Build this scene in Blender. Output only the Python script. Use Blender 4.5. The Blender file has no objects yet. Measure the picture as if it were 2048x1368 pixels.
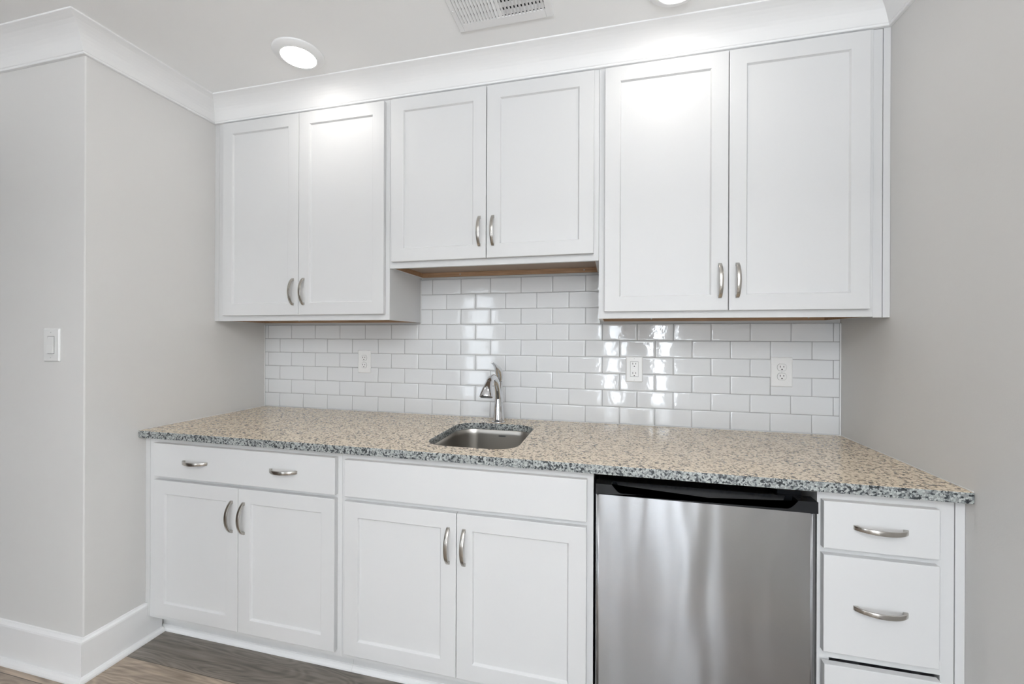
import bpy, bmesh, math, random
from mathutils import Vector, Matrix
random.seed(7)
S = bpy.context.scene
COL = S.collection

# ---------------------------------------------------------------- camera
CX, CY, CZ, YAW, ROLL, FPX = 1.9215, -1.95681, 1.30713, 0.23813, 0.00408, 829.592
cam_d = bpy.data.cameras.new('camera'); cam = bpy.data.objects.new('camera', cam_d); COL.objects.link(cam)
cam_d.sensor_width = 36.0; cam_d.lens = FPX/2048*36; cam_d.shift_y = -8.68/2048; cam_d.clip_start = .02
_R = Vector((math.cos(YAW), math.sin(YAW), 0)); _F = Vector((-math.sin(YAW), math.cos(YAW), 0)); _Z = Vector((0, 0, 1))
_right = _R*math.cos(ROLL) + _Z*math.sin(ROLL); _up = -_R*math.sin(ROLL) + _Z*math.cos(ROLL)
cam.matrix_world = Matrix(((_right.x, _up.x, -_F.x, CX), (_right.y, _up.y, -_F.y, CY), (_right.z, _up.z, -_F.z, CZ), (0, 0, 0, 1)))
S.camera = cam

# ---------------------------------------------------------------- world, colour management, daylight
W_ = bpy.data.worlds.new('world'); S.world = W_; W_.use_nodes = True
bg = W_.node_tree.nodes['Background']; bg.inputs[0].default_value = (0.80, 0.90, 1.0, 1); bg.inputs[1].default_value = 1.8
S.view_settings.view_transform = 'Standard'; S.view_settings.look = 'None'
S.view_settings.gamma = 1; S.view_settings.use_curve_mapping = False
S.view_settings.exposure = 0.0

def area_light(name, loc, rot, sx, sy, power, col, shape='RECTANGLE', spread=math.pi):
    l = bpy.data.lights.new(name, 'AREA'); l.shape = shape; l.size = sx; l.size_y = sy
    l.energy = power; l.color = col; l.spread = spread
    o = bpy.data.objects.new(name, l); COL.objects.link(o); o.location = loc; o.rotation_euler = rot
    return o
DAY = (0.86, 0.93, 1.0); WARM = (1.0, 0.93, 0.83)
# daylight through the glazed openings (placed just outside the panes, facing in)
YR = -5.0          # rear wall, behind the camera
XL = -3.2          # far left end of the room
area_light('daylight_rear_left', (-.38, YR-.25, 1.15), (math.pi/2, 0, 0), .6, 2.0, 20, DAY)
area_light('daylight_rear_middle', (1.94, YR-.25, 1.15), (math.pi/2, 0, 0), .26, 2.0, 36, DAY)
area_light('daylight_rear_right', (2.66, YR-.25, 1.15), (math.pi/2, 0, 0), .26, 2.0, 42, DAY)

# ---------------------------------------------------------------- constants (metres)
W = 2.826          # width of the niche
FZ = .022          # finished floor
CEIL = 2.4445
YU = -.304         # wall cabinet face frames
YB = -.6135        # base cabinet face frames
TD = .019          # door thickness

# ---------------------------------------------------------------- materials
def new_mat(name):
    m = bpy.data.materials.new(name); m.use_nodes = True
    nt = m.node_tree; return m, nt, nt.nodes['Principled BSDF']
def N(nt, t, **kw):
    n = nt.nodes.new(t)
    for k, v in kw.items(): setattr(n, k, v)
    return n
def objcoord(nt, scale=(1, 1, 1)):
    tc = N(nt, 'ShaderNodeTexCoord'); mp = N(nt, 'ShaderNodeMapping'); mp.inputs['Scale'].default_value = scale
    nt.links.new(tc.outputs['Object'], mp.inputs['Vector']); return mp.outputs['Vector']
def paint(name, col, rough=.5, bump=.0, bscale=200, spec=.5, coat=0):
    m, nt, b = new_mat(name)
    b.inputs['Base Color'].default_value = (*col, 1); b.inputs['Roughness'].default_value = rough
    b.inputs['Specular IOR Level'].default_value = spec
    b.inputs['Coat Weight'].default_value = coat
    v = objcoord(nt)
    no = N(nt, 'ShaderNodeTexNoise'); no.inputs['Scale'].default_value = bscale; no.inputs['Detail'].default_value = 3
    nt.links.new(v, no.inputs['Vector'])
    bp = N(nt, 'ShaderNodeBump'); bp.inputs['Strength'].default_value = bump; bp.inputs['Distance'].default_value = .0006
    nt.links.new(no.outputs['Fac'], bp.inputs['Height']); nt.links.new(bp.outputs['Normal'], b.inputs['Normal'])
    return m
def metal(name, col, rough, aniso=0):
    m, nt, b = new_mat(name)
    b.inputs['Base Color'].default_value = (*col, 1); b.inputs['Metallic'].default_value = 1
    b.inputs['Roughness'].default_value = rough; b.inputs['Anisotropic'].default_value = aniso
    return m
M = {}
M['wall'] = paint('wall_paint', (.70, .69, .675), .75, .25, 260, .25)
M['ceiling'] = paint('ceiling_paint', (.94, .94, .935), .85, .2, 200, .2)
M['trim'] = paint('trim_paint', (.86, .86, .86), .4, .05, 150, .4)
M['cab'] = paint('cabinet_paint', (.675, .675, .675), .42, .12, 60, .45)
M['plastic'] = paint('white_plastic', (.80, .80, .79), .28, 0, 50)
M['black'] = paint('black_plastic', (.008, .009, .011), .20, .05, 300, .42)
M['dark'] = paint('dark_slot', (.006, .006, .006), .6)
M['shadow_grey'] = paint('grey_plastic', (.10, .10, .10), .45)
M['grout'] = paint('grout', (.36, .36, .36), .9, .4, 500, .2)
M['caulk'] = paint('caulk', (.80, .80, .79), .4)
M['nickel'] = metal('brushed_nickel', (.50, .475, .44), .24)
M['chrome'] = metal('chrome', (.72, .73, .75), .04)
M['screw'] = metal('screw_metal', (.5, .5, .48), .35)
# a coated tile glaze with a faint orange-peel ripple
m, nt, b = new_mat('glazed_tile'); M['tile'] = m
b.inputs['Base Color'].default_value = (.72, .73, .74, 1); b.inputs['Roughness'].default_value = .06
b.inputs['Specular IOR Level'].default_value = .55
v = objcoord(nt); no = N(nt, 'ShaderNodeTexNoise'); no.inputs['Scale'].default_value = 38; no.inputs['Detail'].default_value = 2
nt.links.new(v, no.inputs['Vector']); bp = N(nt, 'ShaderNodeBump'); bp.inputs['Strength'].default_value = .35; bp.inputs['Distance'].default_value = .0008
nt.links.new(no.outputs['Fac'], bp.inputs['Height']); nt.links.new(bp.outputs['Normal'], b.inputs['Normal'])
# bare wood under the wall cabinets
m, nt, b = new_mat('bare_wood'); M['wood'] = m
v = objcoord(nt, (3, 40, 60)); no = N(nt, 'ShaderNodeTexNoise'); no.inputs['Scale'].default_value = 3; no.inputs['Detail'].default_value = 5
nt.links.new(v, no.inputs['Vector']); cr = N(nt, 'ShaderNodeValToRGB')
cr.color_ramp.elements[0].position = .3; cr.color_ramp.elements[0].color = (.30, .17, .09, 1)
cr.color_ramp.elements[1].position = .7; cr.color_ramp.elements[1].color = (.46, .29, .17, 1)
nt.links.new(no.outputs['Fac'], cr.inputs[0]); nt.links.new(cr.outputs[0], b.inputs['Base Color']); b.inputs['Roughness'].default_value = .6
M['panelwood'] = paint('raw_panel', (.36, .28, .22), .6, .1, 80)
# dark stain for the rear door and the added light-absorbing panel
M['walnut'] = paint('walnut_stain', (.075, .045, .03), .4, .1, 60)

def granite(name, stops, scale, rough, spec=.5, stretch=1.0):
    m, nt, b = new_mat(name)
    v = objcoord(nt, (scale, scale, scale))
    vo = N(nt, 'ShaderNodeTexVoronoi'); vo.inputs['Scale'].default_value = 1.0; vo.inputs['Randomness'].default_value = 1
    dn = N(nt, 'ShaderNodeTexNoise'); dn.inputs['Scale'].default_value = 1.3; dn.inputs['Detail'].default_value = 3
    nt.links.new(v, dn.inputs['Vector'])
    mx = N(nt, 'ShaderNodeMix', data_type='VECTOR'); mx.inputs[0].default_value = .35
    nt.links.new(v, mx.inputs[4]); nt.links.new(dn.outputs['Color'], mx.inputs[5])
    nt.links.new(mx.outputs[1], vo.inputs['Vector'])
    sp = N(nt, 'ShaderNodeSeparateColor'); nt.links.new(vo.outputs['Color'], sp.inputs[0])
    # clumping: the crystal value is biased by a broader noise so that dark grains gather
    n2 = N(nt, 'ShaderNodeTexNoise'); n2.inputs['Scale'].default_value = .33; n2.inputs['Detail'].default_value = 2
    nt.links.new(v, n2.inputs['Vector'])
    ma = N(nt, 'ShaderNodeMath', operation='MULTIPLY_ADD'); ma.inputs[1].default_value = 1.1; ma.inputs[2].default_value = -.55
    nt.links.new(n2.outputs['Fac'], ma.inputs[0])
    ad = N(nt, 'ShaderNodeMath', operation='ADD'); nt.links.new(sp.outputs[0], ad.inputs[0]); nt.links.new(ma.outputs[0], ad.inputs[1])
    cr = N(nt, 'ShaderNodeValToRGB'); cr.color_ramp.interpolation = 'CONSTANT'
    el = cr.color_ramp.elements
    el[0].position = stops[0][0]; el[0].color = (*stops[0][1], 1)
    el[1].position = stops[1][0]; el[1].color = (*stops[1][1], 1)
    for p, c in stops[2:]:
        e = el.new(p); e.color = (*c, 1)
    nt.links.new(ad.outputs[0], cr.inputs[0]); nt.links.new(cr.outputs[0], b.inputs['Base Color'])
    b.inputs['Roughness'].default_value = rough; b.inputs['Specular IOR Level'].default_value = spec
    return m
M['granite_top'] = granite('granite_polished', [(0, (.08, .06, .05)), (.04, (.20, .16, .125)), (.13, (.38, .31, .24)), (.30, (.69, .57, .425)), (.62, (.80, .665, .50)), (.88, (.62, .515, .385))], 250, .09)
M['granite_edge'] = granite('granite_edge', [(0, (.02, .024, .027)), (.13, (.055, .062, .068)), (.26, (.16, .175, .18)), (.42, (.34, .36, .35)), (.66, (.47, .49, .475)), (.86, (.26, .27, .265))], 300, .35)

# brushed steel for the refrigerator door (brush lines run across the door) and the sink bowl
def steel(name, col, rough, aniso, wav, use_uv=True, smear=.6):
    m, nt, b = new_mat(name)
    b.inputs['Base Color'].default_value = (*col, 1); b.inputs['Metallic'].default_value = 1
    b.inputs['Roughness'].default_value = rough; b.inputs['Anisotropic'].default_value = aniso
    b.inputs['Anisotropic Rotation'].default_value = .25
    if use_uv:
        t = N(nt, 'ShaderNodeTangent', direction_type='UV_MAP', uv_map='UVMap'); nt.links.new(t.outputs[0], b.inputs['Tangent'])
    v = objcoord(nt, (5.5, 1, 1.1)); no = N(nt, 'ShaderNodeTexNoise'); no.inputs['Scale'].default_value = 1.6; no.inputs['Detail'].default_value = 1
    nt.links.new(v, no.inputs['Vector'])
    bp = N(nt, 'ShaderNodeBump'); bp.inputs['Strength'].default_value = 1; bp.inputs['Distance'].default_value = wav
    nt.links.new(no.outputs['Fac'], bp.inputs['Height'])
    v2 = objcoord(nt, (14, 14, 1400)); n2 = N(nt, 'ShaderNodeTexNoise'); n2.inputs['Scale'].default_value = 1; n2.inputs['Detail'].default_value = 2
    nt.links.new(v2, n2.inputs['Vector'])
    b2 = N(nt, 'ShaderNodeBump'); b2.inputs['Strength'].default_value = smear; b2.inputs['Distance'].default_value = .001
    nt.links.new(n2.outputs['Fac'], b2.inputs['Height']); nt.links.new(bp.outputs['Normal'], b2.inputs['Normal'])
    nt.links.new(b2.outputs['Normal'], b.inputs['Normal'])
    return m
M['steel'] = steel('brushed_steel', (.58, .585, .60), .23, 1.0, .0045, smear=.06)
# long and short brush marks together: a second, wider lobe across the brush direction
nt = M['steel'].node_tree; b = nt.nodes['Principled BSDF']; an = N(nt, 'ShaderNodeBsdfAnisotropic')
an.inputs['Color'].default_value = (.58, .585, .60, 1); an.inputs['Roughness'].default_value = .35; an.inputs['Anisotropy'].default_value = .96; an.inputs['Rotation'].default_value = .25
for sck in ('Normal', 'Tangent'): nt.links.new(b.inputs[sck].links[0].from_socket, an.inputs[sck])
mxs = N(nt, 'ShaderNodeMixShader'); mxs.inputs[0].default_value = .5
out = [n for n in nt.nodes if n.type == 'OUTPUT_MATERIAL'][0]
nt.links.new(b.outputs[0], mxs.inputs[1]); nt.links.new(an.outputs[0], mxs.inputs[2]); nt.links.new(mxs.outputs[0], out.inputs[0])
M['sink'] = steel('sink_steel', (.50, .48, .45), .28, 0, .0, False, .02)

# wide grey-brown floor planks running parallel to the cabinets
m, nt, b = new_mat('floor_planks'); M['floor'] = m
tc = N(nt, 'ShaderNodeTexCoord'); sx = N(nt, 'ShaderNodeSeparateXYZ'); nt.links.new(tc.outputs['Object'], sx.inputs[0])
def math_(op, a, bb=None, c=None):
    n = N(nt, 'ShaderNodeMath', operation=op)
    for i, q in enumerate((a, bb, c)):
        if q is None: continue
        if isinstance(q, (int, float)): n.inputs[i].default_value = q
        else: nt.links.new(q, n.inputs[i])
    return n.outputs[0]
PW = .1745
row = math_('DIVIDE', math_('ADD', sx.outputs['Y'], .704), PW); rowi = math_('FLOOR', row); rowf = math_('FRACT', row)
xo = math_('ADD', sx.outputs['X'], math_('MULTIPLY', rowi, .78)); colm = math_('DIVIDE', xo, 1.22); coli = math_('FLOOR', colm); colf = math_('FRACT', colm)
cmb = N(nt, 'ShaderNodeCombineXYZ'); nt.links.new(rowi, cmb.inputs[0]); nt.links.new(coli, cmb.inputs[1]); cmb.inputs[2].default_value = 5.7
wn = N(nt, 'ShaderNodeTexWhiteNoise'); nt.links.new(cmb.outputs[0], wn.inputs['Vector'])
gr = N(nt, 'ShaderNodeCombineXYZ'); nt.links.new(math_('ADD', math_('MULTIPLY', sx.outputs['X'], 1.6), math_('MULTIPLY', wn.outputs['Value'], 40)), gr.inputs[0])
nt.links.new(math_('MULTIPLY', sx.outputs['Y'], 9.0), gr.inputs[1]); nt.links.new(rowi, gr.inputs[2])
g1 = N(nt, 'ShaderNodeTexNoise'); g1.inputs['Scale'].default_value = 1.1; g1.inputs['Detail'].default_value = 1.5; g1.inputs['Distortion'].default_value = .8
nt.links.new(gr.outputs[0], g1.inputs['Vector'])
rings = math_('SINE', math_('MULTIPLY', g1.outputs['Fac'], 95))
g2 = N(nt, 'ShaderNodeTexNoise'); g2.inputs['Scale'].default_value = 1; g2.inputs['Detail'].default_value = 6
mp2 = N(nt, 'ShaderNodeMapping'); mp2.inputs['Scale'].default_value = (5, 90, 1); nt.links.new(tc.outputs['Object'], mp2.inputs[0]); nt.links.new(mp2.outputs[0], g2.inputs['Vector'])
val = math_('ADD', math_('MULTIPLY', rings, .10), math_('MULTIPLY', g2.outputs['Fac'], .9))
val = math_('ADD', val, math_('MULTIPLY', g1.outputs['Fac'], .35))
cr = N(nt, 'ShaderNodeValToRGB'); cr.color_ramp.elements[0].position = .35; cr.color_ramp.elements[0].color = (.15, .13, .112, 1)
cr.color_ramp.elements[1].position = .95; cr.color_ramp.elements[1].color = (.36, .31, .265, 1)
nt.links.new(val, cr.inputs[0])
tint = N(nt, 'ShaderNodeValToRGB'); tint.color_ramp.elements[0].color = (.72, .76, .80, 1); tint.color_ramp.elements[1].color = (1.60, 1.48, 1.34, 1)
nt.links.new(wn.outputs['Value'], tint.inputs[0])
mul = N(nt, 'ShaderNodeMix', data_type='RGBA', blend_type='MULTIPLY'); mul.inputs[0].default_value = 1
nt.links.new(cr.outputs[0], mul.inputs[6]); nt.links.new(tint.outputs[0], mul.inputs[7])
e1 = math_('LESS_THAN', rowf, .012); e2 = math_('LESS_THAN', colf, .0018); ed = math_('MAXIMUM', e1, e2)
mul2 = N(nt, 'ShaderNodeMix', data_type='RGBA'); nt.links.new(ed, mul2.inputs[0]); nt.links.new(mul.outputs[2], mul2.inputs[6]); mul2.inputs[7].default_value = (.07, .055, .045, 1)
nt.links.new(mul2.outputs[2], b.inputs['Base Color']); b.inputs['Roughness'].default_value = .32
# lamp lens, window glass
m, nt, b = new_mat('lamp_lens'); M['lens'] = m
b.inputs['Base Color'].default_value = (1, 1, 1, 1); b.inputs['Emission Color'].default_value = (1, .96, .91, 1); b.inputs['Emission Strength'].default_value = 30
m, nt, b = new_mat('window_glass'); M['glass'] = m
nt.nodes.remove(b); out = [n for n in nt.nodes if n.type == 'OUTPUT_MATERIAL'][0]
t = N(nt, 'ShaderNodeBsdfTransparent'); g = N(nt, 'ShaderNodeBsdfGlossy'); g.inputs['Roughness'].default_value = .02
mxs = N(nt, 'ShaderNodeMixShader'); mxs.inputs[0].default_value = .06
nt.links.new(t.outputs[0], mxs.inputs[1]); nt.links.new(g.outputs[0], mxs.inputs[2]); nt.links.new(mxs.outputs[0], out.inputs[0])

# ---------------------------------------------------------------- mesh helpers
def box(bm, x0, x1, y0, y1, z0, z1, mi=0):
    vs = [bm.verts.new(p) for p in ((x0, y0, z0), (x1, y0, z0), (x1, y1, z0), (x0, y1, z0), (x0, y0, z1), (x1, y0, z1), (x1, y1, z1), (x0, y1, z1))]
    for f in ((3, 2, 1, 0), (4, 5, 6, 7), (0, 1, 5, 4), (1, 2, 6, 5), (2, 3, 7, 6), (3, 0, 4, 7)):
        bm.faces.new([vs[i] for i in f]).material_index = mi
    return vs
def prism(bm, poly, f, a, b, mi=0):
    """poly: 2D points; f(u,v,w) -> 3D; extruded from w=a to w=b"""
    A = [bm.verts.new(f(u, v, a)) for u, v in poly]; B = [bm.verts.new(f(u, v, b)) for u, v in poly]
    n = len(poly)
    for k in range(n):
        bm.faces.new((A[k], A[(k+1) % n], B[(k+1) % n], B[k])).material_index = mi
    bm.faces.new(A[::-1]).material_index = mi; bm.faces.new(B).material_index = mi
def loft(bm, rings, cap=True, mi=0, smooth=True):
    R = [[bm.verts.new(p) for p in r] for r in rings]; n = len(R[0])
    for a, b_ in zip(R, R[1:]):
        for k in range(n):
            f = bm.faces.new((a[k], a[(k+1) % n], b_[(k+1) % n], b_[k])); f.smooth = smooth; f.material_index = mi
    if cap:
        bm.faces.new(R[0][::-1]).material_index = mi; bm.faces.new(R[-1]).material_index = mi
    return R
def circle(c, r, n=32, ax=(1, 0, 0), ay=(0, 1, 0), ry=None):
    c = Vector(c); ax = Vector(ax); ay = Vector(ay); ry = r if ry is None else ry
    return [c + ax*r*math.cos(2*math.pi*k/n) + ay*ry*math.sin(2*math.pi*k/n) for k in range(n)]
def lathe(bm, prof, cx, cy, n=48, mi=0):
    loft(bm, [circle((cx, cy, z), max(r, 1e-4), n) for r, z in prof], True, mi)
def rrect(cx, cy, w, h, r, n=8):
    pts = []
    for sx_, sy_, a0 in ((1, 1, 0), (-1, 1, 90), (-1, -1, 180), (1, -1, 270)):
        for k in range(n+1):
            a = math.radians(a0 + 90*k/n); pts.append((cx + sx_*(w/2-r) + r*math.cos(a), cy + sy_*(h/2-r) + r*math.sin(a)))
    return pts
def obj(name, bm, mats, parent=None, bevel=0, seg=2, angle=35, smooth=False, origin=None):
    bmesh.ops.recalc_face_normals(bm, faces=bm.faces)
    me = bpy.data.meshes.new(name); bm.to_mesh(me); bm.free()
    for mm in (mats if isinstance(mats, (list, tuple)) else [mats]): me.materials.append(M[mm])
    o = bpy.data.objects.new(name, me); COL.objects.link(o)
    if smooth:
        for p in me.polygons: p.use_smooth = True
    if bevel:
        md = o.modifiers.new('bevel', 'BEVEL'); md.width = bevel; md.segments = seg; md.limit_method = 'ANGLE'; md.angle_limit = math.radians(angle)
        md.harden_normals = False
    if parent:
        o.parent = parent
        q = parent; off = Vector((0, 0, 0))
        while q: off += q.location; q = q.parent
        o.location = -off if not origin else Vector(origin) - off
    if origin:
        me.transform(Matrix.Translation(-Vector(origin)))
        if not parent: o.location = origin
    return o
def thing(name, label, cat, loc, group=None):
    o = bpy.data.objects.new(name, None); COL.objects.link(o); o.location = loc; o.empty_display_size = .1
    o['label'] = label; o['category'] = cat
    if group: o['group'] = group
    return o
def tag(o, label, cat, group=None):
    o['label'] = label; o['category'] = cat
    if group: o['group'] = group
    return o
def struct(o): o['kind'] = 'structure'; return o
NB = bmesh.new
def BX(name, x0, x1, y0, y1, z0, z1, mats, parent=None, bevel=0, **k):
    bm = NB(); box(bm, x0, x1, y0, y1, z0, z1); return obj(name, bm, mats, parent, bevel, **k)
XY = lambda u, v, w: (u, v, w)
XZ = lambda u, v, w: (u, w, v)     # polygon in x-z, extruded along y
YZ = lambda u, v, w: (w, u, v)     # polygon in y-z, extruded along x

def sweep(bm, path, prof, cap=True):
    """sweep a (offset, z) profile along an xy path; offset goes to the right of travel, mitred"""
    P = [Vector(p) for p in path]; rings = []
    for i, p in enumerate(P):
        ns = []
        if i > 0: d = (P[i]-P[i-1]).normalized(); ns.append(Vector((d.y, -d.x)))
        if i < len(P)-1: d = (P[i+1]-P[i]).normalized(); ns.append(Vector((d.y, -d.x)))
        m_ = ns[0] if len(ns) == 1 else (ns[0]+ns[1])/(1+ns[0].dot(ns[1]))
        rings.append([(p.x+m_.x*o_, p.y+m_.y*o_, z) for o_, z in prof])
    loft(bm, rings, cap, 0, False)

# ================================================================ THE ROOM
HI = CEIL + .1
struct(BX('floor', XL-.1, W+.1, YR-.1, .1, -.08, FZ, 'floor'))
struct(BX('ceiling', XL-.1, W+.1, YR-.1, .1, CEIL, CEIL+.12, 'ceiling'))
struct(BX('wall_back', -.12, W+.1, .011, .12, FZ, CEIL, 'wall'))
bm = NB(); c_ = .004
prism(bm, [(0, .011), (0, -.826+c_), (-.0012, -.826+.0012), (-c_, -.826), (XL, -.826), (XL, -.72), (-.12, -.72), (-.12, .011)], XY, FZ, CEIL)
struct(obj('wall_left', bm, 'wall'))
struct(BX('wall_right', W, W+.1, YR-.1, .011, FZ, CEIL, 'wall'))
# rear wall with three tall glazed openings and a dark door between them
HEAD, SILL = 2.12, .14
OP = [(-.70, -.06), (1.80, 2.08), (2.52, 2.80)]
DOOR = (2.12, 2.50)
bm = NB()
xs = [XL, OP[0][0], OP[0][1], OP[1][0], OP[1][1], OP[2][0], OP[2][1], W]
for a, b_ in ((xs[0], xs[1]), (xs[2], xs[3]), (xs[4], xs[5]), (xs[6], xs[7])): box(bm, a, b_, YR-.1, YR, FZ, CEIL)
for a, b_ in OP:
    box(bm, a, b_, YR-.1, YR, HEAD, CEIL); box(bm, a, b_, YR-.1, YR, FZ, SILL)
struct(obj('wall_rear', bm, 'wall'))
def window(n, fr, rails, glass):
    bm = NB()
    for r in rails: box(bm, *r)
    w = struct(obj('window_%d' % n, bm, 'trim'))
    bm = NB(); box(bm, *glass); obj('pane', bm, 'glass', w)
for n, (a, b_) in enumerate(OP, 1):
    y0, y1, f = YR-.07, YR-.02, .035
    window(n, None, [(a, a+f, y0, y1, SILL, HEAD), (b_-f, b_, y0, y1, SILL, HEAD), (a+f, b_-f, y0, y1, SILL, SILL+f), (a+f, b_-f, y0, y1, HEAD-f, HEAD), (a+f, b_-f, y0, y1, 1.05, 1.07)],
           (a+f, b_-f, YR-.048, YR-.044, SILL+f, HEAD-f))
d_ = struct(BX('door_1', DOOR[0], DOOR[1], YR+.001, YR+.045, FZ+.002, HEAD, 'walnut', bevel=.004))
struct(BX('wall_far_left', XL-.1, XL, YR, -.72, FZ, CEIL, 'wall'))

# unseen wall added out of frame to cut light on the left wall
XH = -.60
struct(BX('wall_light_blocker', XH-.1, XH, -2.6, -.826, FZ, CEIL, 'wall'))

struct(BX('light_absorber', XH+.001, XH+.04, -2.5, -.90, FZ+.002, 2.12, 'walnut', bevel=.004))  # dark panel added out of view to absorb light beside the left wall
# crown moulding
cove = [(0, CEIL), (0, 2.3555), (.0105, 2.3555), (.0125, 2.358), (.0125, 2.3625), (.0150, 2.3640), (.0225, 2.3765), (.030, 2.3885), (.037, 2.398), (.046, 2.4075), (.0556, 2.4155), (.066, 2.423), (.0776, 2.430), (.0900, 2.4355), (.1003, 2.4390), (.1015, 2.4400), (.1015, CEIL)]
bm = NB(); sweep(bm, [(XH, -.826), (0, -.826), (0, YU), (W, YU), (W, YR)], [(o_-.0 if o_ else -.0005, z) for o_, z in cove])
struct(obj('trim_1', bm, 'trim'))
# baseboard with its shoe
bb = [(-.0005, FZ), (.031, FZ), (.0305, FZ+.006), (.027, FZ+.013), (.021, FZ+.018), (.0145, FZ+.0195), (.0145, FZ+.140), (.013, FZ+.146), (.006, FZ+.152), (.0045, FZ+.156), (-.0005, FZ+.157)]
bm = NB(); sweep(bm, [(XH, -.826), (0, -.826), (0, -.556)], bb)
struct(obj('baseboard_left', bm, 'trim'))
bm = NB(); sweep(bm, [(W, -.66), (W, YR)], bb)
struct(obj('baseboard_right', bm, 'trim'))

# ================================================================ BACKSPLASH
PX, PZ, XA, Z1 = .154, .07599, .10428, .99227
CTOP = .914
splash = thing('tile_backsplash', 'glossy white subway tile backsplash behind the granite counter', 'backsplash', (W/2, .005, CTOP))
bm = NB()
g = .0008
cells = []
for k in range(9):
    z0 = CTOP+.001 if k == 0 else Z1+PZ*(k-1); z1 = Z1+PZ*k
    xl, xr = (0.004, W-.0045) if k < 6 else (.9655, 1.8665)
    joints = [xl] + [XA+PX*(i-(.5 if k % 2 else 0)) for i in range(-1, 20) if xl+.01 < XA+PX*(i-(.5 if k % 2 else 0)) < xr-.01] + [xr]
    for a, b_ in zip(joints, joints[1:]): cells.append((a+g, b_-g, z0+g, z1-g))
for (x0, x1, z0, z1) in cells:
    tx = random.gauss(0, .0022); tz = random.gauss(0, .0030); yc = random.uniform(-.0002, .0002)
    cx_, cz_ = (x0+x1)/2, (z0+z1)/2
    def yy(x, z, e): return yc + e + (x-cx_)*tx + (z-cz_)*tz
    rings = []
    for ins, e in ((0, .0065), (0, .0022), (.0012, .0008), (.0035, .00012), (.008, 0)):
        ins_x = min(ins, (x1-x0)*.35)
        rings.append([(x, yy(x, z, e) if e < .005 else e, z) for x, z in ((x0+ins_x, z0+ins), (x1-ins_x, z0+ins), (x1-ins_x, z1-ins), (x0+ins_x, z1-ins))])
    R = [[bm.verts.new(p) for p in r] for r in rings]
    for q, (A, B) in enumerate(zip(R, R[1:])):
        for k in range(4):
            f = bm.faces.new((A[k], A[(k+1) % 4], B[(k+1) % 4], B[k])); f.smooth = q > 0
    f = bm.faces.new(R[-1]); f.smooth = True
obj('tiles', bm, 'tile', splash)
bm = NB(); box(bm, .0005, W-.0005, .0018, .0108, CTOP+.001, Z1+PZ*5-.0005); box(bm, .9655, 1.8665, .0018, .0108, Z1+PZ*5-.0005, Z1+PZ*8)
obj('grout', bm, 'grout', splash)
for x0, x1, z0, z1 in ((.0004, .0045, CTOP+.001, Z1+PZ*5), (W-.0050, W-.0004, CTOP+.001, Z1+PZ*5), (.9640, .9672, Z1+PZ*5, Z1+PZ*8)):
    BX('caulk_line', x0, x1, -.0015, .0017, z0, z1, 'caulk', splash, .001)

# ================================================================ CABINETS
def shaker(name, x0, x1, z0, z1, yf, parent, st=.0555, bot=.0545, flat=False):
    """one framed door (or slab front) with the front face at yf, thickness TD"""
    bm = NB()
    yb_ = yf+TD
    e = .0022
    def rect(x0, x1, z0, z1, y): return [(x0, y, z0), (x1, y, z0), (x1, y, z1), (x0, y, z1)]
    rings = [rect(x0, x1, z0, z1, yb_), rect(x0, x1, z0, z1, yf+e), rect(x0+.0006, x1-.0006, z0+.0006, z1-.0006, yf+.0006), rect(x0+e, x1-e, z0+e, z1-e, yf)]
    if not flat:
        a, b_, c, d = x0+st, x1-st, z0+bot, z1-bot
        rings += [rect(a, b_, c, d, yf), rect(a+.0012, b_-.0012, c+.0012, d-.0012, yf+.0006), rect(a+.0042, b_-.0042, c+.0042, d-.0042, yf+.0062), rect(a+.0056, b_-.0056, c+.0056, d-.0056, yf+.0078)]
    loft(bm, rings, True, 0, False)
    return obj(name, bm, 'cab', parent)

def pull(x, z, yf, parent, axis='z', L=.126):
    """arched strap pull; its two feet meet the front at yf"""
    bm = NB(); n = 32; th = .0052; H = .0305; foot = .0115
    if axis == 'z': f = lambda u, v, w: (x+w, yf-v, z+u)
    else: f = lambda u, v, w: (x+u, yf-v, z+w)
    us = sorted([-L/2 + L*(1-math.cos(math.pi*k/n))/2 for k in range(n+1)] + [-(L/2-foot), -(L/2-foot)+.0006, L/2-foot-.0006, L/2-foot])
    rings = []
    for u in us:
        q = min(1, abs(2*u/L)); h = .0030 + (H-.0030)*(1-q**2.2)**.80
        hi = 0 if abs(u) > L/2-foot+.0003-.0001 or abs(abs(u)-(L/2-foot)) < 1e-6 else h-th
        hw = .0064-.0008*q
        rings.append([f(u, h, -hw), f(u, h+.0004, 0), f(u, h, hw), f(u, max(hi, 0), hw), f(u, max(hi, 0), -hw)])
    R = loft(bm, rings, True, 0, True)
    return obj('handle', bm, 'nickel', parent, .0008, 2, 50)

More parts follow.
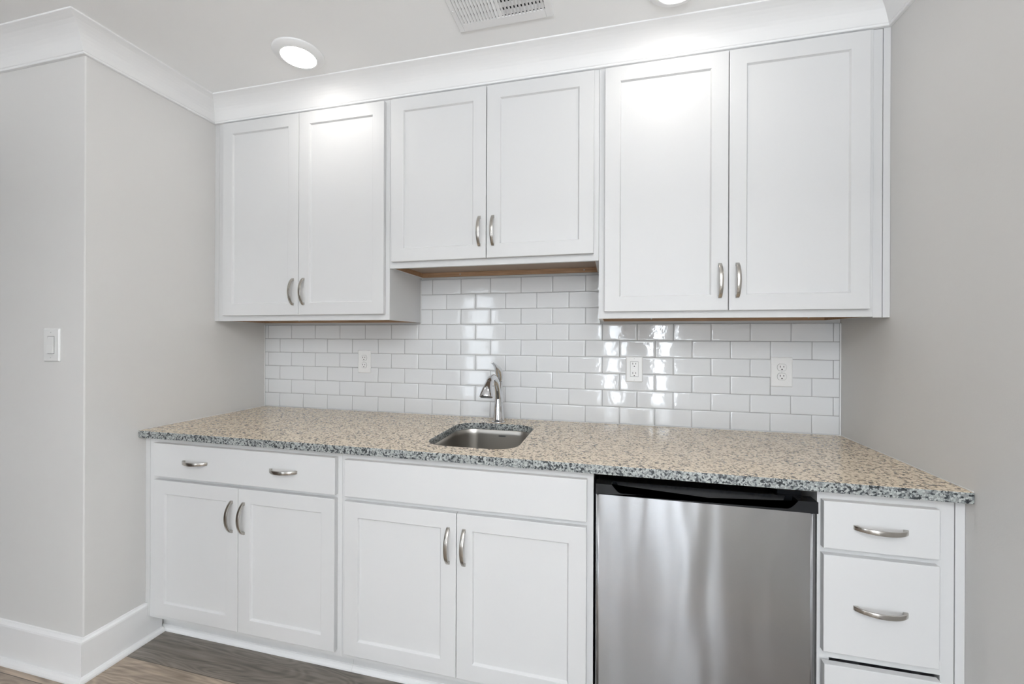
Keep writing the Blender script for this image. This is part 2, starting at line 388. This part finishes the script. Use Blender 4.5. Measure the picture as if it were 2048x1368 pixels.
GW = 'white shaker wall cabinets above the counter'
def wall_cabinet(label, x0, x1, z0, zt, doors, hz, fillers=()):
    t = thing('wall_cabinet', label, 'cabinet', ((x0+x1)/2, YU/2, z0), GW)
    p = .014; yk = .0098
    # carcass: sides, back, top
    bm = NB()
    box(bm, x0, x0+p, YU+.019, yk, z0, zt); box(bm, x1-p, x1, YU+.019, yk, z0, zt)
    box(bm, x0+p, x1-p, -.004, yk, z0+.024, zt-.015); box(bm, x0+p, x1-p, YU+.019, yk, zt-.015, zt)
    obj('carcass', bm, 'cab', t)
    bm = NB(); box(bm, x0+p, x1-p, YU+.019, -.004, z0+.022, z0+.034); obj('bottom_panel', bm, 'panelwood', t)
    bm = NB(); box(bm, x0+p, x1-p, -.018, -.0045, z0+.0003, z0+.0218)
    for a, b_ in ((x0+p, x0+p+.003), (x1-p-.003, x1-p)): box(bm, a, b_, YU+.0195, -.0182, z0+.0003, z0+.0218)
    rail = obj('nail_rail', bm, 'wood', t)
    for xx in (x0+.22, x1-.075):
        bm = NB(); loft(bm, [circle((xx, -.0183, z0+.011), .0035, 16, (1, 0, 0), (0, 0, 1)), circle((xx, -.0200, z0+.011), .0025, 16, (1, 0, 0), (0, 0, 1))])
        obj('screw', bm, 'screw', rail)
    # face frame
    bm = NB(); s = .038; y0, y1 = YU, YU+.0185
    box(bm, x0, x0+s, y0, y1, z0, zt); box(bm, x1-s, x1, y0, y1, z0, zt)
    box(bm, x0+s, x1-s, y0, y1, z0, z0+s); box(bm, x0+s, x1-s, y0, y1, zt-s, zt)
    obj('face_frame', bm, 'cab', t)
    for i, (a, b_) in enumerate(doors):
        d = shaker('door', a, b_, z0+.0255, 2.3445, YU-TD-.0005, t)
        pull((b_-.0275) if i == 0 else (a+.0275), hz, YU-TD-.0003, d, 'z')
    for (a, b_, yo, dz) in fillers:
        bm = NB(); box(bm, a, b_, YU+yo, YU+yo+.018, z0+dz, zt); obj('filler_strip', bm, 'cab', t, .0008)
    return t
ZU = 1.3832; ZT = 2.3553
wall_cabinet('white two-door wall cabinet in the left corner, over the plain counter end', .0272, .9637, ZU, ZT, [(.0700, .5035), (.5060, .9440)], 1.5158, [(.0005, .0258, 0, 0)])
wall_cabinet('shorter white two-door wall cabinet over the sink and faucet', .9648, 1.8672, 1.6100, ZT, [(.9815, 1.4120), (1.4150, 1.8480)], 1.7462)
wall_cabinet('widest white two-door wall cabinet on the right, over the refrigerator', 1.8682, 2.7760, ZU, ZT, [(1.8895, 2.3245), (2.3270, 2.7600)], 1.5158, [(2.7768, 2.8035, .001, -.003), (2.8048, W-.0005, -.0005, -.003)])

GB = 'white base cabinets under the counter'
TOE = .124; BTOP = .8835
def carcass(t, x0, x1):
    bm = NB(); p = .016; yf = YB+.0195
    for a in (x0, x1-p):
        prism(bm, [(yf, BTOP), (.009, BTOP), (.009, FZ+.001), (-.535, FZ+.001), (-.535, TOE), (yf, TOE)], YZ, a, a+p)
    box(bm, x0+p, x1-p, -.003, .009, FZ+.001, BTOP-.02); box(bm, x0+p, x1-p, yf, -.003, TOE, TOE+.015)
    obj('carcass', bm, 'cab', t)
def toe(t, x0, x1):
    BX('toe_kick', x0, x1, -.541, -.5355, FZ+.001, TOE-.0003, 'cab', t)
    sp = [(-.5413, FZ+.0005), (-.5555, FZ+.0005), (-.555, FZ+.007), (-.552, FZ+.0135), (-.547, FZ+.018), (-.5413, FZ+.0195)]
    bm = NB(); prism(bm, sp, YZ, x0, x1); obj('shoe_moulding', bm, 'trim', t)
def frame(t, x0, x1, rails, s=.038):
    bm = NB(); y0, y1 = YB, YB+.019
    box(bm, x0, x0+s, y0, y1, TOE, BTOP); box(bm, x1-s, x1, y0, y1, TOE, BTOP)
    for a, b_ in rails: box(bm, x0+s, x1-s, y0, y1, a, b_)
    obj('face_frame', bm, 'cab', t)
YD = YB-TD-.0005
DT, DB = .8603, .7267      # drawer fronts
ET, EB = .7098, .1503      # doors
# left cabinet: one wide drawer with two pulls over two doors
x0, x1 = .0270, .9532
t = thing('base_cabinet', 'white base cabinet at the left wall with one wide drawer carrying two pulls', 'cabinet', ((x0+x1)/2, YB/2, FZ), GB)
carcass(t, x0, x1); toe(t, .0012, x1); frame(t, x0, x1, [(TOE, TOE+.038), (.700, .738), (BTOP-.038, BTOP)])
bm = NB()   # scribed filler, notched round the baseboard
prism(bm, [(.0008, BTOP), (.0008, FZ+.159), (.0160, FZ+.158), (.0160, TOE), (.0258, TOE), (.0258, BTOP)], XZ, YB-.0003, YB+.018)
obj('filler_strip', bm, 'cab', t)
dr = shaker('drawer', .0700, .9345, DB, DT+.0035, YD, t, flat=True)
for hx in (.289, .711): pull(hx, .7980, YB-TD-.0003, dr, 'x', .124)
for i, (a, b_) in enumerate([(.0700, .4990), (.5015, .9335)]):
    d = shaker('door', a, b_, EB, ET+.0025, YD, t); pull(b_-.0285 if i == 0 else a+.0265, .6000-.001*i, YB-TD-.0003, d)
# sink cabinet: fixed panel over two doors
x0, x1 = .9542, 1.8643
t = thing('base_cabinet', 'white sink base cabinet with a plain fixed panel over two doors, left of the refrigerator', 'cabinet', ((x0+x1)/2, YB/2, FZ), GB)
carcass(t, x0, x1); toe(t, x0, x1); frame(t, x0, x1, [(TOE, TOE+.038), (.700, .738), (BTOP-.038, BTOP)])
shaker('false_drawer_front', .9735, 1.8445, DB, DT, YD, t, flat=True)
for i, (a, b_) in enumerate([(.9735, 1.4075), (1.4095, 1.8440)]):
    d = shaker('door', a, b_, EB, ET-.0005, YD, t); pull(b_-.0280 if i == 0 else a+.0270, .5970, YB-TD-.0003, d)
# drawer cabinet at the right wall
x0, x1 = 2.4848, 2.8015
t = thing('base_cabinet', 'narrow white three-drawer base cabinet against the right wall', 'cabinet', ((x0+x1)/2, YB/2, FZ), GB)
carcass(t, x0, x1); toe(t, x0, W-.001); frame(t, x0, x1, [(TOE, TOE+.03), (.4130, .4500), (.7000, .7380), (BTOP-.035, BTOP)], .030)
BX('filler_strip', 2.8040, W-.0006, YB-.0003, YB+.018, TOE, BTOP, 'cab', t, .0008)
for i, (a, b_, hz, tilt) in enumerate([(DB, .8582, .7926, 0), (.4385, .7088, .5730, 0), (.1503, .4095, .2950, .016)]):
    dr = shaker('drawer', 2.4932, 2.7598, a, b_, YD, t, flat=True, )
    if i < 2: pull(2.6262, hz, YB-TD-.0003, dr, 'x', .1255)
    else:
        pull(2.6262, .275, YB-TD-.0003, dr, 'x', .1255)
        dr.location.y -= .006       # the bottom drawer is not pushed fully home
# ================================================================ COUNTERTOP
counter = thing('countertop', 'beige and grey speckled granite countertop with polished top', 'countertop', (W/2, -.32, .884))
YF = -.6435
SX0, SX1, SY0, SY1 = 1.2380, 1.5915, -.5500, -.1320
hole = rrect((SX0+SX1)/2, (SY0+SY1)/2, SX1-SX0, SY1-SY0, .085, 12)
def hz_(p):   # soften the plan of the cut-out a little: the back edge bows
    x, y = p; u = (x-(SX0+SX1)/2)/((SX1-SX0)/2)
    if y > -.3: y += .004*(1-u*u)
    else: y -= .003*(1-u*u)
    return (x, y)
hole = [hz_(p) for p in hole]
bm = NB()
outer = [(.0007, YF), (W-.0007, YF), (W-.0007, .0012), (.0007, .0012)]
tops = []
def ring_edges(pts, z):
    vs = [bm.verts.new((x, y, z)) for x, y in pts]
    es = [bm.edges.new((vs[k], vs[(k+1) % len(vs)])) for k in range(len(vs))]
    return vs, es
vo, eo = ring_edges(outer, CTOP); vh, eh = ring_edges(hole, CTOP)
bmesh.ops.triangle_fill(bm, use_beauty=True, use_dissolve=False, edges=eo+eh)
vo2, eo2 = ring_edges(outer, .8842); vh2, eh2 = ring_edges(hole, .8842)
bmesh.ops.triangle_fill(bm, use_beauty=True, use_dissolve=False, edges=eo2+eh2)
for A, B in ((vo, vo2), (vh, vh2)):
    for k in range(len(A)):
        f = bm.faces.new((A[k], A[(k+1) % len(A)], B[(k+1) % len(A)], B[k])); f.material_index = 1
        if A is vh: f.smooth = True
obj('slab', bm, ['granite_top', 'granite_edge'], counter, .0022, 2, 50)
bm = NB()   # white bead where the slab meets the walls
for (x0, x1, y0, y1) in ((.0006, .0028, YF+.004, -.002), (W-.0028, W-.0006, YF+.004, -.002), (.0028, W-.0028, -.0038, -.0012)):
    box(bm, x0, x1, y0, y1, CTOP+.0002, CTOP+.0022)
obj('caulk_bead', bm, 'caulk', counter)

# ================================================================ SINK
sink = thing('sink', 'small undermount stainless steel bar sink set into the granite', 'sink', ((SX0+SX1)/2, (SY0+SY1)/2, .884-.165))
cx_, cy_ = (SX0+SX1)/2, (SY0+SY1)/2; w_, h_ = SX1-SX0, SY1-SY0
def sr(dw, r, z): return [(x, y, z) for x, y in rrect(cx_, cy_, w_+dw, h_+dw, r, 12)]
bm = NB()
prof = [(.050, .095, .8815), (.050, .095, .8838), (.009, .0895, .8838), (.0075, .089, .8825), (.004, .087, .86), (-.008, .082, .78), (-.020, .076, .745), (-.036, .066, .730), (-.065, .052, .722), (-.20, .02, .7195)]
R = loft(bm, [sr(*q) for q in prof], False)
for f in bm.faces: f.smooth = f.calc_center_median().z < .8825
bm.faces.new(R[-1])
prof2 = [(.050, .095, .8815), (.013, .090, .8800), (.004, .087, .78), (-.010, .08, .738), (-.06, .05, .716)]
R2 = loft(bm, [sr(*q) for q in prof2], False); bm.faces.new(R2[-1])
obj('bowl', bm, 'sink', sink)
bm = NB(); lathe(bm, [(.001, .7200), (.043, .7200), (.045, .7215), (.043, .7235), (.036, .7225), (.034, .7205), (.001, .7203)], cx_, cy_-.01)
obj('drain', bm, 'chrome', sink)
bm = NB(); prism(bm, [(x, z) for x, z in rrect(1.436, .8600, .034, .0065, .003, 4)], XZ, SY1-.0072, SY1-.0062)
obj('maker_plate', bm, 'shadow_grey', sink)

# ================================================================ FAUCET
FX = 1.406
fc = thing('faucet', 'chrome single-lever faucet with bell-shaped spout head behind the sink', 'faucet', (FX, -.094, CTOP))
def tube(bm, pts, n=28, up=(1, 0, 0)):
    """pts: (y, z, rx, rn) rings in the plane x = FX; rx across, rn in-plane"""
    rings = []
    for i, (y, z, rx, rn) in enumerate(pts):
        a = Vector(pts[max(i-1, 0)][:2]); b_ = Vector(pts[min(i+1, len(pts)-1)][:2]); d = (b_-a).normalized()
        nrm = Vector((0, -d.y, d.x))     # in-plane normal (y,z)
        rings.append(circle((FX, y, z), rx, n, (1, 0, 0), nrm, rn))
    loft(bm, rings)
def spline(pts, k=6):
    out = []
    for i in range(len(pts)-1):
        p0 = pts[max(i-1, 0)]; p1 = pts[i]; p2 = pts[i+1]; p3 = pts[min(i+2, len(pts)-1)]
        for j in range(k):
            t_ = j/k
            out.append(tuple(.5*((2*b_)+(-a+c)*t_+(2*a-5*b_+4*c-d)*t_**2+(-a+3*b_-3*c+d)*t_**3) for a, b_, c, d in zip(p0, p1, p2, p3)))
    out.append(pts[-1]); return out
bm = NB()
tube(bm, spline([(-.094, .9185, .0275, .0275), (-.094, .935, .0258, .0262), (-.094, .965, .0226, .0235), (-.093, 1.000, .0203, .0225), (-.090, 1.035, .0178, .0220), (-.084, 1.065, .0158, .0205), (-.078, 1.088, .0145, .0180), (-.076, 1.0985, .0125, .0155)]))
tube(bm, spline([(-.094, .985, .014, .014), (-.097, 1.02, .0150, .0160), (-.106, 1.055, .0140, .0155), (-.120, 1.085, .0138, .0150), (-.142, 1.110, .0142, .0150), (-.172, 1.1265, .0150, .0150), (-.205, 1.1290, .0158, .0155), (-.236, 1.1190, .0165, .0165), (-.258, 1.102, .0170, .0175)]))
obj('body', bm, 'chrome', fc)
bm = NB()
tube(bm, spline([(-.250, 1.1095, .0168, .0172), (-.264, 1.098, .0185, .0190), (-.276, 1.084, .0225, .0222), (-.284, 1.070, .0270, .0255), (-.288, 1.060, .0292, .0272), (-.289, 1.0572, .0285, .0265)]))
head = obj('spout_head', bm, 'chrome', fc)
bm = NB(); tube(bm, [(-.2885, 1.0585, .0250, .0235), (-.2895, 1.0530, .0235, .022)]); obj('aerator', bm, 'shadow_grey', head)
bm = NB(); lathe(bm, [(.0292, CTOP+.0003), (.0298, CTOP+.002), (.0288, CTOP+.0042), (.027, CTOP+.0050)], FX, -.094); obj('base_ring', bm, 'chrome', fc)
bm = NB()
tube(bm, spline([(-.0745, 1.1010, .0110, .0140), (-.074, 1.110, .0135, .0160), (-.078, 1.130, .0175, .0190), (-.094, 1.150, .0190, .0180), (-.118, 1.166, .0150, .0125), (-.146, 1.179, .0105, .0075), (-.176, 1.190, .0085, .0045), (-.204, 1.1985, .0065, .0025)]))
obj('lever', bm, 'chrome', fc)
bm = NB(); tube(bm, [(-.0760, 1.0975, .0122, .0150), (-.0755, 1.1015, .0122, .0150)]); obj('lever_collar', bm, 'shadow_grey', fc)

# ================================================================ REFRIGERATOR
fr = thing('refrigerator', 'compact undercounter refrigerator with brushed steel door and black grip', 'refrigerator', (2.17, -.32, FZ))
RX0, RX1, RY = 1.8728, 2.4640, -.6485
bm = NB(); box(bm, RX0+.004, RX1-.001, -.598, -.03, FZ+.022, .8480)
obj('body', bm, 'black', fr, .004)
for x in (RX0+.05, RX1-.05):
    for y in (-.55, -.08):
        bm = NB(); lathe(bm, [(.018, FZ+.0005), (.018, FZ+.012), (.010, FZ+.014), (.010, FZ+.024)], x, y, 20); obj('foot', bm, 'black', fr)

BX('gasket', RX0+.012, RX1-.012, -.6065, -.5985, FZ+.075, .815, 'shadow_grey', fr)
# steel door skin: rounded vertical edges, real uv for the brush direction
bm = NB(); z0, z1 = FZ+.065, .8252; r = .010; pts = []
pts.append((RX0, -.607))
for k in range(7):
    a = math.pi + (math.pi/2)*k/6; pts.append((RX0+r+r*math.cos(a), RY+r+r*math.sin(a)))
for k in range(7):
    a = 1.5*math.pi + (math.pi/2)*k/6; pts.append((RX1-r+r*math.cos(a), RY+r+r*math.sin(a)))
pts.append((RX1, -.607))
prism(bm, pts, XY, z0, z1)
uvl = bm.loops.layers.uv.new('UVMap')
for f in bm.faces:
    for l in f.loops: l[uvl].uv = (l.vert.co.x, l.vert.co.z)
door = obj('door', bm, 'steel', fr)
for p in door.data.polygons: p.use_smooth = abs(p.normal.z) < .5 and p.area < .05
BX('door_edge', RX1+.0002, RX1+.0050, -.6400, -.607, z0, z1, 'shadow_grey', door)
# black grip: a scooped front lip with a slanted board behind it
GX0, GX1 = RX0-.0006, 2.4732
ZB, ZTp = .8254, .8572
bm = NB()
def lip(u0, u1):
    pts = [(u0, ZB), (u1, ZB), (u1, ZTp)]
    n = 8; w1 = .048
    pts.append((u1-w1, ZTp))
    for k in range(1, n+1):
        t_ = k/n; pts.append((u1-w1-.030*t_, ZTp-(ZTp-ZB-.0070)*math.sin(t_*math.pi/2)**1.0))
    for k in range(n, 0, -1):
        t_ = k/n; pts.append((u0+w1+.030*t_, ZTp-(ZTp-ZB-.0070)*math.sin(t_*math.pi/2)**1.0))
    pts.append((u0+w1, ZTp)); pts.append((u0, ZTp)); return pts
lp = lip(GX0, GX1)
A = [bm.verts.new((u, RY-.0005, v)) for u, v in lp]; B = [bm.verts.new((u, RY+.006, v)) for u, v in lp]
for k in range(len(lp)): bm.faces.new((A[k], A[(k+1) % len(lp)], B[(k+1) % len(lp)], B[k]))
fa, fb = bm.faces.new(A[::-1]), bm.faces.new(B); bmesh.ops.triangulate(bm, faces=[fa, fb])
# pocket floor and ends
box(bm, GX0, GX1, RY+.006, -.602, ZB, ZB+.004)
for a, b_ in ((GX0, GX0+.048), (GX1-.048, GX1)): box(bm, a, b_, RY+.006, -.602, ZB+.004, ZTp-.0005)
# slanted board in the pocket
ins0, ins1 = .078, .098
q = [(GX0+ins0, -.640, ZB+.0065), (GX1-ins0-.012, -.640, ZB+.0065), (GX1-ins1+.028, -.618, ZTp+.001), (GX0+ins1-.036, -.618, ZTp+.001)]
bv = [bm.verts.new(p) for p in q]; bw = [bm.verts.new((p[0], p[1]+.004, p[2])) for p in q]
bm.faces.new(bv); bm.faces.new(bw[::-1])
for k in range(4): bm.faces.new((bv[k], bv[(k+1) % 4], bw[(k+1) % 4], bw[k]))
box(bm, GX0+.05, GX1-.05, -.612, -.602, ZB+.004, ZTp)
obj('handle', bm, 'black', fr, .0012)
BX('hinge_cover', RX1-.075, RX1-.012, -.60, -.52, .8483, .8700, 'black', fr, .003)
# ================================================================ OUTLETS AND SWITCH
def plate(name, x0, x1, z0, z1, y, t, screws=()):
    bm = NB(); e = .0035
    def rr(ins, yy): return [(px, yy, pz) for px, pz in rrect((x0+x1)/2, (z0+z1)/2, x1-x0-2*ins, z1-z0-2*ins, max(.003-ins*.3, .001), 4)]
    loft(bm, [rr(0, y), rr(0, y-.0022), rr(.0012, y-.0040), rr(.0045, y-.0058)], True, 0, True)
    o = obj(name, bm, 'plastic', t)
    for p in o.data.polygons: p.use_smooth = False
    for (sx_, sz_) in screws:
        bm = NB(); loft(bm, [circle((sx_, y-.0057, sz_), .0030, 16, (1, 0, 0), (0, 0, 1)), circle((sx_, y-.0066, sz_), .0026, 16, (1, 0, 0), (0, 0, 1))])
        box(bm, sx_-.0004, sx_+.0004, y-.0068, y-.0064, sz_-.0022, sz_+.0022, 1)
        obj('screw', bm, ['plastic', 'shadow_grey'], t)
    return o
def slots(bm, cx, cz, y):
    for dx, h in ((-.0064, .0040), (.0064, .0034)): box(bm, cx+dx-.0011, cx+dx+.0011, y-.0004, y+.0004, cz+.0033-h, cz+.0033+h)
    pts = circle((cx, y-.0004, cz-.0082), .0025, 14, (1, 0, 0), (0, 0, 1)); pts2 = [p+Vector((0, .0008, 0)) for p in pts]
    loft(bm, [pts, pts2])
YT = -.0004
def duplex(label, x0, x1, z0, z1):
    cx, cz = (x0+x1)/2, (z0+z1)/2
    t = thing('outlet', label, 'outlet', (cx, YT, z0), 'white outlets on the tile backsplash')
    plate('plate', x0, x1, z0, z1, YT, t, [(cx, cz)])
    for s in (-1, 1):
        c2 = cz+s*.0190; r = .0172
        pts = []
        for k in range(32):
            a = 2*math.pi*k/32; px, pz = r*math.cos(a), r*math.sin(a); pts.append((cx+px, c2+max(-.0142, min(.0142, pz))))
        # dark reveal then the raised face
        bm = NB(); prism(bm, [(cx+(u-cx)*1.045, c2+(v-c2)*1.05) for u, v in pts], XZ, YT-.0060, YT-.0050); rv = obj('reveal', bm, 'shadow_grey', t)
        bm = NB(); loft(bm, [[(u, YT-.0050, v) for u, v in pts], [(u, YT-.0070, v) for u, v in pts], [(cx+(u-cx)*.96, YT-.0076, c2+(v-c2)*.96) for u, v in pts]])
        rc = obj('receptacle', bm, 'plastic', t)
        for p in rc.data.polygons: p.use_smooth = False
        bm = NB(); slots(bm, cx, c2, YT-.0077); obj('slots', bm, 'dark', rc)
duplex('white duplex outlet on the tiles left of the faucet', .6040, .6795, 1.1170, 1.2375)
duplex('oversized white duplex outlet on the tiles, nearest the right wall', 2.5680, 2.6500, 1.1060, 1.2305)
x0, x1, z0, z1 = 1.9800, 2.0535, 1.1090, 1.2250; cx, cz = (x0+x1)/2, (z0+z1)/2
t = thing('outlet', 'white rectangular safety outlet with test buttons on the tiles right of the faucet', 'outlet', (cx, YT, z0), 'white outlets on the tile backsplash')
plate('plate', x0, x1, z0, z1, YT, t, [(cx, cz+.0480), (cx, cz-.0480)])
BX('reveal', cx-.0175, cx+.0175, YT-.0062, YT-.0050, cz-.0345, cz+.0345, 'shadow_grey', t)
rc = BX('receptacle', cx-.0166, cx+.0166, YT-.0078, YT-.0050, cz-.0335, cz+.0335, 'plastic', t, .0008)
for dz in (.0215, -.0205):
    bm = NB(); slots(bm, cx, cz+dz, YT-.0079); obj('slots', bm, 'dark', rc)
for s in (-1, 1): BX('test_button', cx-.0075, cx+.0075, YT-.0086, YT-.0076, cz+s*.0042-.0034, cz+s*.0042+.0034, 'plastic', rc, .0006)

YS = -.826
x0, x1, z0, z1 = -.2085, -.1195, 1.2085, 1.3355; cx, cz = (x0+x1)/2, (z0+z1)/2
t = thing('light_switch', 'white rocker light switch on the grey wall at the far left', 'light switch', (cx, YS, z0))
plate('plate', x0+.0015, x1-.0015, z0, z1, YS-.0005, t, [(cx, cz+.0480), (cx, cz-.0480)])
BX('reveal', cx-.0180, cx+.0180, YS-.0068, YS-.0052, cz-.0340, cz+.0340, 'shadow_grey', t)
bm = NB(); prism(bm, [(YS-.006, cz-.0325), (YS-.006, cz+.0325), (YS-.0075, cz+.0325), (YS-.0088, cz), (YS-.0135, cz-.0325)], YZ, cx-.0165, cx+.0165)
obj('rocker', bm, 'plastic', t, .0008)

# ================================================================ CEILING LIGHTS
GL = 'round recessed downlights in the ceiling'
def downlight(label, x, y):
    t = thing('ceiling_light', label, 'ceiling light', (x, y, CEIL), GL)
    bm = NB(); lathe(bm, [(.0600, CEIL-.0002), (.0955, CEIL-.0002), (.0955, CEIL-.0035), (.0925, CEIL-.0065), (.0690, CEIL-.0165), (.0655, CEIL-.0165), (.0650, CEIL-.0130), (.0600, CEIL-.0130)], x, y, 64)
    obj('trim_ring', bm, 'trim', t)
    bm = NB(); lathe(bm, [(.001, CEIL-.0135), (.0648, CEIL-.0135), (.0648, CEIL-.0155), (.050, CEIL-.0175), (.001, CEIL-.0185)], x, y, 48)
    obj('lens', bm, 'lens', t)
downlight('round recessed downlight above the left wall cabinet', .6905, -.5400)
downlight('round recessed downlight cut off by the top of the picture, above the right wall cabinet', 2.1200, -.5450)
# a bowl uplighter added unseen behind the camera to brighten the ceiling
LX, LY = 1.95, -3.25
t = thing('fill_lamp', 'unseen white-bowled lamp added opposite the counter to brighten the ceiling', 'floor lamp', (LX, LY, FZ))
bm = NB(); lathe(bm, [(.001, FZ+.0005), (.14, FZ+.0005), (.14, FZ+.012), (.02, FZ+.03), (.001, FZ+.03)], LX, LY); obj('base', bm, 'nickel', t)
bm = NB(); lathe(bm, [(.012, FZ+.029), (.012, 1.62)], LX, LY, 20); obj('pole', bm, 'nickel', t)
bm = NB(); lathe(bm, [(.012, 1.600), (.06, 1.606), (.13, 1.640), (.175, 1.700), (.172, 1.702), (.125, 1.648), (.05, 1.616), (.001, 1.612)], LX, LY); obj('lamp_shade', bm, 'trim', t)
area_light('fill_uplighter', (LX, LY, 1.690), (math.pi, 0, 0), .26, .26, 96, (.95, .975, 1), 'DISK')

# ================================================================ CEILING VENT
VX0, VX1, VY0, VY1 = 1.3680, 1.7150, -.7050, -.5060
vt = thing('ceiling_vent', 'white louvred air register in the ceiling between the downlights', 'vent', ((VX0+VX1)/2, (VY0+VY1)/2, CEIL))
lx0, lx1, ly0, ly1 = 1.3870, 1.6900, -.672, -.5420; lm = 1.5330
bm = NB()
zp, zc = CEIL-.0002, CEIL-.0060
def fr_(x0, x1, y0, y1): box(bm, x0, x1, y0, y1, zc, zp)
fr_(VX0, lx0, VY0, VY1); fr_(lx1, VX1, VY0, VY1); fr_(lx0, lx1, VY0, ly0); fr_(lx0, lx1, ly1, VY1); fr_(lm-.006, lm+.006, ly0, ly1)
obj('frame', bm, 'trim', vt, .0018)
bm = NB(); box(bm, lx0, lx1, ly0, ly1, CEIL-.0009, CEIL-.0002); obj('duct_shade_sheet', bm, 'dark', vt)  # black sheet standing in for the shade inside the duct
for side, (a, b_, sgn) in enumerate(((lx0, lm-.006, 1), (lm+.006, lx1, -1))):
    n = 12; bm = NB()
    for k in range(n):
        x = a + (b_-a)*(k+.5)/n
        d = (.0036 if sgn > 0 else .0040)*sgn
        v = [(x-d-.0006, CEIL-.0078), (x-d+.0006, CEIL-.0078), (x+d+.0006, CEIL-.0028), (x+d-.0006, CEIL-.0028)]
        prism(bm, v, lambda u, v_, w: (u, w, v_), ly0, ly1)
    obj('louvres', bm, 'trim', vt)
bm = NB()
for k in range(4):
    y = ly0 + (ly1-ly0)*(k+.5)/4
    box(bm, lx0, lx1, y-.0105, y+.0105, CEIL-.0026, CEIL-.0018)
obj('damper_blades', bm, 'trim', vt)
for x, y in (((VX0+lx0)/2-.001, -.6060), ((VX1+lx1)/2, -.6060)):
    bm = NB(); lathe(bm, [(.0035, zc-.0002), (.0030, zc-.0016), (.001, zc-.0020)], x, y, 16); obj('screw', bm, 'plastic', vt)
